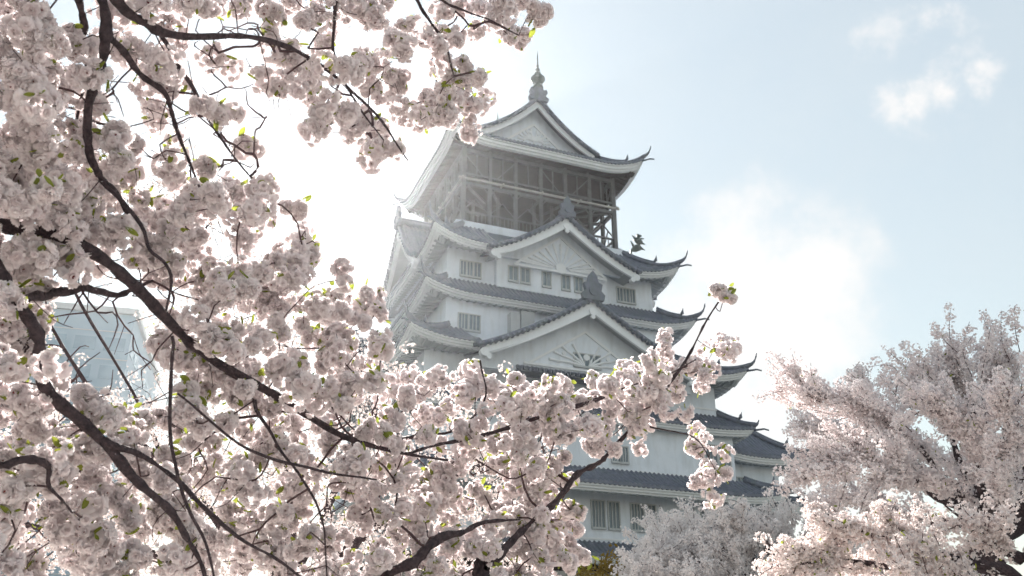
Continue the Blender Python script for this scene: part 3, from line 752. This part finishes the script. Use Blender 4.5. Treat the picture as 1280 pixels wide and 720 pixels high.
L17 = t1.limb(pl([(380, -140, 4.3, .016), (480, -70, 4.5, .010), (545, -5, 4.6, .006), (575, 10, 4.6, .005), (610, 24, 4.65, .004), (648, 44, 4.7, .003)]))
L18 = t1.limb(pl([(380, -140, 4.3, .016), (420, -40, 4.3, .010), (415, 60, 4.35, .007), (440, 120, 4.4, .005), (480, 175, 4.5, .003)]))
L15 = t1.limb(pl([(215, 420, 3.3, .006), (214, 480, 3.3, .006), (216, 560, 3.3, .006), (228, 615, 3.3, .006), (256, 680, 3.3, .005), (270, 740, 3.3, .003)]), knob=.05)
L16 = t1.limb(pl([(318, 500, 4.1, .009), (345, 555, 4.1, .006), (385, 612, 4.0, .005), (405, 660, 4.0, .004), (410, 730, 4.0, .003)]), knob=.05)
L19 = t1.limb(pl([(222, 492, 3.7, .004), (262, 525, 3.8, .005), (320, 565, 3.9, .006), (380, 585, 4.0, .006), (470, 600, 4.1, .004)]), knob=.05)
# --- tree 2: trunk below the frame in the middle, limb reaching up to the right
t2base = np.array([-.2, 4.6, 0.0])
t2 = Tree('cherry_tree', tuple(t2base), 'middle cherry tree whose dark branch climbs right across the castle tipped with white double blossoms', 'cherry trees in blossom')
P605 = at(608, 716, 4.6)
t2.limb([(-.2, 4.6, -.1, .16), (-.22, 4.58, .7, .12), (-.2, 4.5, 1.3, .10), (P605[0]-.0, P605[1], P605[2]-.25, .06), np.append(P605, .040)], 'trunk', 14)
t2.limb([np.append(P605, .040)]+pl([(612, 700, 4.65, .032), (640, 672, 4.8, .018), (682, 638, 4.95, .016), (715, 600, 5.1, .017), (742, 580, 5.15, .015), (762, 566, 5.2, .012), (795, 528, 5.3, .010), (836, 480, 5.4, .009), (862, 440, 5.5, .007), (886, 396, 5.6, .006), (910, 360, 5.7, .003)]), knob=.18)
t2.limb([np.array([-.21, 4.5, .9, .06])]+pl([(470, 770, 4.4, .03), (515, 702, 4.4, .022), (556, 672, 4.5, .021), (598, 655, 4.6, .013), (650, 650, 4.7, .004)]))
t1.limb(pl([(507, 567, 4.5, .008), (550, 556, 4.7, .009), (600, 548, 4.9, .010), (640, 532, 5.0, .010), (667, 524, 5.0, .010), (738, 500, 5.1, .012), (768, 489, 5.15, .006), (830, 470, 5.3, .004), (870, 450, 5.4, .003)]), knob=.16)
t1.limb(pl([(500, 566, 4.5, .010), (440, 545, 4.5, .012), (470, 547, 4.6, .012), (520, 545, 4.7, .009), (570, 538, 4.8, .007), (605, 500, 4.9, .005), (600, 450, 4.9, .004)])[1:])
t2.limb(pl([(795, 528, 5.3, .006), (840, 540, 5.3, .004), (870, 548, 5.4, .004), (893, 585, 5.4, .003)]))

cent = gsample(DG, 2.15)+[q for q in gsample(DG, 3.2) if q[0] > 640 and q[1] > 380]
cent += [(546, 443), (538, 450), (905, 365), (912, 372), (884, 398), (650, 42), (628, 36), (612, 22), (600, 8), (638, 46), (895, 432), (905, 440), (880, 545), (860, 560), (890, 580), (880, 600), (895, 605), (865, 575), (592, 128), (596, 118), (585, 146), (452, 150), (470, 168), (488, 180), (500, 160), (512, 150), (500, 172), (540, 148), (560, 140), (578, 132), (438, 160), (476, 190), (462, 150), (530, 138), (548, 128), (568, 120), (372, 260), (378, 290), (382, 310)]
c1 = []; c2 = []
for x, y in cent:
    top = y < 330
    # keep the sky gaps and the castle clear
    if x > 598 and y > 50 and y < 330: continue
    if x > 515 and 152 < y < 330: continue
    if (x-118)**2/80**2+(y-415)**2/78**2 < 1 and rng.random() < .88: continue
    if x < 480 and y > 470 and rng.random() < .12: continue
    if 100 < x < 345 and 30 < y < 225 and rng.random() < .5: continue
    if x > 335 and y < 335 and (x-400)**2/86**2+(y-256)**2/86**2 < 1 and not (368 < x < 384): continue
    if x > 500 and 160 < y < 430 and x < 880: continue
    if x > 480 and y > 150 and y < 425 and x < 880: continue
    if 700 < x < 835 and y > 560 and not x < 700+(y-560)*.2: continue
    if y < 440 and 480 < x < 780 and y > 160 and not abs(x-546) < 15: continue
    # upper outline of the long spray over the castle
    if 480 < x < 920 and 380 < y:
        lim = np.interp(x, [480, 530, 560, 640, 700, 760, 800, 850, 895, 920], [450, 445, 448, 452, 458, 445, 420, 415, 395, 360])
        if y < lim+16: continue
    if 780 < x < 880 and y > np.interp(x, [780, 800, 850, 880], [560, 545, 520, 620]) : continue
    if x > 925: continue
    if x > 515 and 330 <= y < 400 and x < 860: continue
    d = near_dist(x)+rng.uniform(-.3, .9)
    (c2 if (x > 500 and y > 330) or (x > 430 and y > 540) else c1).append(at(x, y, d))
# beyond the frame, so that the crown does not stop at its edge
for _ in range(260): 
    x, y = (rng.uniform(-420, 0), rng.uniform(-260, 760)) if rng.random() < .5 else (rng.uniform(-300, 520), rng.uniform(-300, 0))
    c1.append(at(x, y, near_dist(x)+rng.uniform(-.3, 1.0)))
for _ in range(90): c2.append(at(rng.uniform(380, 700), rng.uniform(722, 820), rng.uniform(4.3, 5.4)))
DBL = [double_flower(.028, 3, 3), double_flower(.027, 3, 5), double_flower(.030, 3, 9), double_flower(.025, 4, 12)]
SGL = [single_flower(.019, s_) for s_ in range(5)]
def dress(tree, cs, bare=None, puff=.042):
    cs = np.array(cs); big = rng.uniform(.55, 1.35, len(cs))
    tree.grow(np.vstack([cs, bare]) if bare is not None else cs, r0=.0019, seg=.09, wiggle=.13, droop=.04)
    # each node: a tight ball of two or three puffs
    centres = []; rad = []
    for c, b_ in zip(cs, big):
        k = rng.integers(2, 5); ax = rng.normal(size=3); ax /= np.linalg.norm(ax)
        for i in range(k): centres.append(c+(ax*(i-(k-1)/2)*.058+rng.normal(size=3)*.022)*b_); rad.append(puff*b_*rng.uniform(.7, 1.15))
    centres = np.array(centres); p, n, s_ = ball_flowers(centres, rad, 11, .024)
    tree.blossoms(DBL, p, n, s_, 'p_near')
    # loose single flowers and half-open buds round the edges of the puffs
    lo = rng.integers(0, len(centres), int(len(centres)*2.6)); dl = rng.normal(size=(len(lo), 3)); dl /= np.linalg.norm(dl, axis=1, keepdims=True)
    tree.blossoms([DBL[1]]+SGL[:3], centres[lo]+dl*(np.array(rad)[lo]*rng.uniform(1.1, 1.75, len(lo)))[:, None], dl+rng.normal(size=dl.shape)*.5, rng.uniform(.55, .95, len(lo)), 'p_near', 'loose_flowers')
    # calyces: little dark red bells showing between the flowers
    q = rng.integers(0, len(p), len(p)//3); tree.blossoms(budT, p[q]+n[q]/np.linalg.norm(n[q], axis=1, keepdims=True)*.010, n[q]+rng.normal(size=(len(q), 3))*.6, rng.uniform(.004, .007, len(q)), 'bud', 'calyx')
    # leaves at the tips
    li = rng.integers(0, len(centres), int(len(centres)*2.0)); d = up_random(len(li), .5); d /= np.linalg.norm(d, axis=1, keepdims=True)
    tree.blossoms(leafT, centres[li]+d*.040, up_random(len(li), .6), rng.uniform(.025, .055, len(li)), 'leaf', 'leaves')
bare = np.array([at(x, y, near_dist(x)+rng.uniform(-.2, .6)) for x, y in [(rng.uniform(110, 350), rng.uniform(30, 210)) for _ in range(170)]+[(rng.uniform(330, 500), rng.uniform(60, 170)) for _ in range(25)]+[(rng.uniform(30, 200), rng.uniform(340, 500)) for _ in range(30)]+[(rng.uniform(0, 480), rng.uniform(430, 715)) for _ in range(130)]])
dress(t1, c1, bare); dress(t2, c2)

# --- tree 3: sunlit cherry behind, lower left, smaller flowers
BG = """
00000000000000000000000000000000
00000000000000000000000000000000
01000000000000000000000000000000
11100000000000000000000000000000
22221110000000000000000000000000
33333331000000000000000000000000
44454443000000000000000000000000
34443334000000000000000000000000
44433455500000000000000000000000
34224366660000000000000000000000
23223466776100000000000000000000
34334467777740000000000000000000
56545577777777544430000000000000
77655777777777777664000000000000
88777888888888877762000000000000
88888888888888888731000000000000
88888888888888888840000000000000
88888888888888888841000000000000
""".strip().split('\n')
t3base = np.array([-2.6, 8.6, 0.0])
t3 = Tree('cherry_tree', tuple(t3base), 'small-flowered cream cherry tree behind the near limbs at lower left', 'cherry trees in blossom')
t3.limb([(-2.6, 8.6, -.1, .2), (-2.55, 8.6, 1.0, .16), (-2.4, 8.5, 1.9, .13)], 'trunk', 14)
b3 = [np.array([-2.45, 8.5, 1.7, .10])]
for pts in ([(300, 690, 8.6, .05), (220, 600, 8.4, .035), (120, 500, 8.2, .02), (60, 400, 8.0, .01)], [(350, 690, 8.6, .05), (360, 600, 8.6, .03), (330, 500, 8.6, .02), (260, 400, 8.6, .01), (230, 300, 8.5, .006)],
            [(420, 700, 8.4, .05), (500, 640, 8.3, .03), (580, 590, 8.2, .02), (680, 560, 8.0, .01)], [(250, 720, 8.2, .04), (120, 680, 8.0, .03), (-20, 640, 7.6, .02), (-160, 560, 7.4, .01)],
            [(380, 690, 8.8, .04), (430, 600, 9.0, .03), (470, 520, 9.2, .015), (440, 440, 9.3, .008)], [(200, 560, 8.4, .02), (100, 380, 8.6, .014), (40, 250, 8.6, .008)]):
    t3.limb(b3+pl(pts))
c3 = []
for x, y in gsample(BG, 7.0):
    if 30 < x < 205 and 335 < y < 520 and (abs(x-130)/80)**2+(abs(y-410)/75)**2 < 1 and rng.random() < .8: continue
    if x > 690 and y > 540: continue
    c3.append(at(x, y, rng.uniform(7.2, 9.8)))
for _ in range(160): c3.append(at(rng.uniform(-350, 0), rng.uniform(350, 760), rng.uniform(7, 9.5)))
c3 = np.array(c3); t3.grow(c3, r0=.0024, seg=.16, wiggle=.12)
p, n, s_ = ball_flowers(np.repeat(c3, 2, axis=0)+rng.normal(size=(len(c3)*2, 3))*.07, np.full(len(c3)*2, .065), 10, .02)
t3.blossoms(SGL, p, n, s_*1.15, 'p_mid')
li = rng.integers(0, len(c3), len(c3)//2); t3.blossoms(leafT, c3[li]+up_random(len(li))*.05, up_random(len(li), .5), rng.uniform(.025, .05, len(li)), 'leaf', 'leaves')

# --- plume trees on the right
TUFT = []
for q in range(5):
    rr = np.random.default_rng(40+q); parts = []
    for i in range(7):
        v, f, t = single_flower(.020, 60+q*9+i, 3, 2); d = rr.normal(size=3); d /= np.linalg.norm(d)
        x = np.cross(d, rr.normal(size=3)); x /= np.linalg.norm(x); y = np.cross(d, x); Rm = np.stack([x, y, d], 1)
        parts.append((v@Rm.T+d*.028, f, t))
    TUFT.append(assemble(parts))
def plume_tree(tree, limbs, base, nshoot, slen, spacing, m, updir, size=1.0, spread=.5, leafn=0, origin=None, twr=.004, start=.25, along=.25, spikes=()):
    """limbs carry shoots; every shoot is a wand set with tufts of blossom"""
    paths = []
    for pts in limbs: paths.append(tree.limb([base]+pl(pts)))
    wands = []; W_ = []
    tot = [np.linalg.norm(np.diff(p[:, :3], axis=0), axis=1).sum() for p in paths]; pr = np.array(tot)/sum(tot)
    subs = []
    for k in range(nshoot):
        if subs and rng.random() < .5: P = subs[rng.integers(0, len(subs))]; u = rng.uniform(.25, 1)
        else: P = paths[rng.choice(len(paths), p=pr)]; u = start+(1-start)*rng.random()**.8
        i = min(len(P)-2, int(u*(len(P)-1))); p0 = P[i, :3]; tdir = P[i+1, :3]-P[max(0, i-1), :3]; tdir /= np.linalg.norm(tdir)
        d = tdir*.9+rng.normal(size=3)*spread+np.array(updir); d /= np.linalg.norm(d); L = slen*rng.uniform(.45, 1.25)
        bend = rng.normal(size=3)*.12*L; nseg = 7
        Q = np.array([np.append(p0+d*L*t+bend*t*t+rng.normal(size=3)*L*.012, twr*(1-.7*t)+.0012) for t in np.linspace(0, 1, nseg)])
        W_.append(limb_mesh(Q, 5, .05)); wands.append(Q)
        if L > slen*.7 and P.shape[0] > 8: subs.append(Q)
    for (xa, ya, xb, yb, dd) in spikes:
        A_, B_ = at(xa, ya, dd), at(xb, yb, dd-.2); bend = rng.normal(size=3)*.05
        Q = np.array([np.append(A_+(B_-A_)*t+bend*math.sin(math.pi*t), twr*(1.2-.9*t)+.0012) for t in np.linspace(0, 1, 8)]); W_.append(limb_mesh(Q, 5, .05)); wands.append(Q)
    V, F = merge(W_); mesh_obj('twigs', V-tree.loc, F, M['twig'], tree.root, True)
    pos = []
    for Q in wands:
        L = np.linalg.norm(Q[-1, :3]-Q[0, :3]); k = max(3, int(L/spacing)); ts = np.sort(rng.uniform(.12, 1, k))
        for t in ts: 
            f_ = t*(len(Q)-1); i = min(len(Q)-2, int(f_)); pos.append(Q[i, :3]+(Q[i+1, :3]-Q[i, :3])*(f_-i)+rng.normal(size=3)*.022*size)
    for P in paths:
        L = np.linalg.norm(np.diff(P[:, :3], axis=0), axis=1).sum(); k = int(L/spacing*along*2)
        for _ in range(k):
            u = rng.uniform(.35, 1); i = min(len(P)-1, int(u*(len(P)-1))); pos.append(P[i, :3]+rng.normal(size=3)*.035)
    pos = np.array(pos); tree.blossoms(TUFT, pos, rng.normal(size=pos.shape), size*rng.uniform(.75, 1.25, len(pos)), m)
    if leafn: li = rng.integers(0, len(pos), leafn); tree.blossoms(leafT, pos[li]+rng.normal(size=(leafn, 3))*.04, up_random(leafn), rng.uniform(.03, .05, leafn), 'leaf', 'leaves')
    return pos
b4 = at(1222, 735, 13.0); g4 = (b4[0]+.1, b4[1]+.2, 0)
t4 = Tree('cherry_tree', g4, 'tall pink cherry tree at the right edge with plume-like shoots standing against the sky', 'cherry trees in blossom')
f4 = at(1243, 665, 13.0)
t4.limb([(g4[0], g4[1], -.1, .36), (g4[0], g4[1], .8, .30), (b4[0], b4[1], b4[2], .25), (f4[0], f4[1], f4[2], .20), tuple(at(1262, 600, 13.1))+(.13,), tuple(at(1275, 540, 13.2))+(.07,)], 'trunk', 18, knob=.06)
plume_tree(t4, [
    [(1180, 600, 12.8, 0.0434), (1150, 560, 12.4, 0.0310), (1105, 525, 12.0, 0.0186), (1075, 508, 11.8, 0.0093), (1040, 497, 11.7, 0.0050), (1006, 492, 11.6, 0.0025)],
    [(1205, 580, 13, 0.0434), (1175, 525, 13, 0.0248), (1160, 510, 13, 0.0124), (1152, 492, 13, 0.0037)],
    [(1225, 560, 13, 0.0496), (1217, 510, 13.2, 0.0310), (1205, 490, 13.3, 0.0124), (1200, 468, 13.3, 0.0037)],
    [(1258, 560, 13.4, 0.0496), (1268, 490, 13.6, 0.0248), (1257, 480, 13.6, 0.0124), (1252, 462, 13.6, 0.0037)],
    [(1160, 615, 12.4, 0.0434), (1100, 582, 12.0, 0.0279), (1065, 575, 11.6, 0.0155), (1035, 590, 11.4, 0.0062)],
    [(1130, 570, 13.4, 0.0372), (1065, 548, 13.8, 0.0186), (1045, 550, 14, 0.0074), (1025, 549, 14, 0.0031)],
    [(1200, 620, 12.2, .04), (1150, 600, 11.6, .03), (1100, 600, 11.2, .015)],
    [(1230, 600, 12, .04), (1205, 540, 11.5, .03), (1170, 500, 11.2, .012)],
    [(1250, 620, 11.8, .04), (1260, 560, 11.3, .03), (1255, 500, 11.0, .012)],
    [(1290, 560, 12.6, 0.0558), (1325, 500, 12.2, 0.0310), (1335, 485, 12, 0.0124)],
    [(1300, 620, 12.8, 0.0558), (1380, 580, 12.6, 0.0310), (1440, 540, 12.4, 0.0124)],
    [(1150, 650, 13.4, 0.0372), (1090, 630, 13.8, 0.0186), (1040, 625, 14, 0.0074)],
    [(1210, 600, 14.4, 0.0434), (1120, 540, 15.2, 0.0248), (1085, 495, 15.6, 0.0093)],
    [(1240, 600, 14.4, 0.0434), (1225, 530, 15.2, 0.0248), (1225, 492, 15.6, 0.0093)]],
    np.append(f4, .09), 1050, .42, .030, 'p_far', (-.16, .0, .20), 1.3, .42, 400,
    spikes=[(1040, 500, 966, 486, 11.7), (1060, 520, 975, 500, 11.8), (1090, 500, 1058, 462, 12), (1120, 490, 1088, 458, 12), (1160, 500, 1138, 432, 12.6), (1170, 480, 1128, 440, 12.6), (1200, 460, 1188, 386, 13), (1210, 450, 1165, 408, 13),
            (1235, 450, 1228, 395, 13), (1262, 450, 1252, 388, 13.2), (1275, 440, 1268, 382, 13.2), (1060, 560, 988, 545, 12.4), (1050, 590, 985, 598, 12), (1110, 510, 1108, 455, 12.2), (1080, 520, 1018, 515, 12), (1215, 470, 1212, 402, 12.8), (1150, 520, 1100, 470, 12), (1160, 500, 1155, 450, 12.4), (1225, 480, 1238, 410, 12.6), (1180, 500, 1172, 430, 12.6), (1290, 460, 1292, 400, 13), (1140, 540, 1060, 488, 11.6), (1100, 560, 1030, 530, 11.8)])
b5 = at(960, 775, 21); g5 = (b5[0], b5[1], 0)
t5 = Tree('cherry_tree', g5, 'rounded pale cherry tree below the castle wing with dark branches fanning out from its base', 'cherry trees in blossom')
t5.limb([(g5[0], g5[1], -.1, .34), (g5[0], g5[1], 1.0, .28), (b5[0], b5[1], b5[2]-.2, .24)], 'trunk', 16)
plume_tree(t5, [
    [(900, 700, 20.5, .10), (840, 722, 20, 0.0350), (800, 718, 19.6, 0.0105)], [(910, 690, 21, .10), (868, 697, 21, 0.0420), (820, 682, 21, 0.0140)],
    [(930, 680, 21, .10), (895, 682, 21.4, 0.0420), (865, 660, 21.6, 0.0140)], [(950, 680, 20, .10), (935, 677, 19.6, 0.0350), (920, 652, 19.4, 0.0140)],
    [(975, 680, 21, .10), (980, 682, 21.6, 0.0350), (965, 654, 22, 0.0140)], [(1000, 690, 20.6, .10), (1025, 692, 20.2, 0.0350), (1030, 657, 20, 0.0140)],
    [(860, 737, 20, 0.0630), (810, 722, 19.4, 0.0280), (790, 737, 19.2, 0.0105)], [(1040, 700, 21, .10), (1090, 712, 21, 0.0350), (1120, 682, 21, 0.0140)],
    [(880, 702, 23, 0.0630), (850, 682, 23.6, 0.0350), (838, 678, 24, 0.0140)], [(870, 762, 20, 0.0560), (820, 752, 19.6, 0.0280)], [(940, 722, 19.4, 0.0630), (900, 732, 18.6, 0.0350), (870, 732, 18.2, 0.0140)]],
    np.append(b5-np.array([0, 0, .3]), .2), 950, .62, .036, 'p_white', (0, 0, .15), 1.7, .85, 0, start=.3, twr=.007)
b6 = at(1330, 800, 8.6); g6 = (b6[0]+.2, b6[1], 0)
t6 = Tree('cherry_tree', g6, 'nearer cream cherry tree at lower right corner in front of the tall pink one', 'cherry trees in blossom')
t6.limb([(g6[0], g6[1], -.1, .2), (g6[0], g6[1], .6, .17), (b6[0], b6[1], max(1.0, b6[2]), .12)], 'trunk', 14)
plume_tree(t6, [
    [(1290, 740, 8.4, .06), (1235, 705, 8.2, .04), (1160, 685, 8.0, .02), (1100, 670, 7.8, .012), (1055, 660, 7.7, .006)],
    [(1260, 760, 8.2, .05), (1160, 720, 8.0, .03), (1060, 700, 7.8, .015), (980, 705, 7.6, .006)],
    [(1300, 720, 8.4, .06), (1255, 690, 8.4, .03), (1215, 655, 8.3, .015), (1180, 630, 8.2, .006)],
    [(1320, 700, 8.6, .05), (1320, 670, 8.6, .03), (1300, 625, 8.6, .01)],
    [(1200, 760, 8.6, .05), (1080, 745, 8.6, .03), (1000, 740, 8.6, .012)],
    [(1280, 760, 8, .05), (1220, 740, 7.8, .03), (1150, 745, 7.6, .012)]],
    np.append(b6, .09), 230, .33, .024, 'p_mid', (-.1, 0, .15), 1.15, .5, 260, start=.35)

# --- yellow shrub at the foot of the keep
bs = at(762, 745, 38); sh = empty('small_tree', (bs[0], bs[1], 0)); tag(sh, 'small orange and yellow leafed tree at the foot of the castle wall', 'tree')
st = MB(); st.tube([(0, 0, -.1), (.05, 0, 1.4), (0, .1, 2.8)], [.16, .13, .11], 8)
for i in range(10):
    a = i*.63; st.tube([(0, .1, 2.6), (math.cos(a)*.5, math.sin(a)*.5, 3.8), (math.cos(a)*1.2, math.sin(a)*1.2, 5.2+.5*math.sin(i*3))], [.09, .06, .02], 6)
st.build('trunk', M['bark'], sh)
k = 7000; d = rng.normal(size=(k, 3)); d /= np.linalg.norm(d, axis=1, keepdims=True); rad = rng.random(k)**.4
lump = 1+.22*np.sin(d[:, 0]*7+1)*np.cos(d[:, 2]*6)+.12*np.sin(d[:, 1]*13)
p = d*rad[:, None]*lump[:, None]*np.array([1.9, 1.7, 2.0])+np.array([0, 0, 4.7])
V, F, T = instance(leafT, p, up_random(k, .3), rng.uniform(.10, .2, k), .2); mesh_obj('crown', V, F, M['yleaf'], sh, True, T)

# ------------------------------------------------------------------ haze
hz = MB(); hz.box(-275, 275, -215, 335, -1.2, 58)
hm = bpy.data.materials.new('haze'); hm.use_nodes = True; n = hm.node_tree; n.nodes.clear()
o = nn(n, 'ShaderNodeOutputMaterial'); v = nn(n, 'ShaderNodeVolumePrincipled')
v.inputs['Color'].default_value = (.93, .96, 1, 1); v.inputs['Density'].default_value = .00019; v.inputs['Anisotropy'].default_value = .81
n.links.new(v.outputs[0], o.inputs['Volume'])
tag(hz.build('haze', hm), kind='stuff')
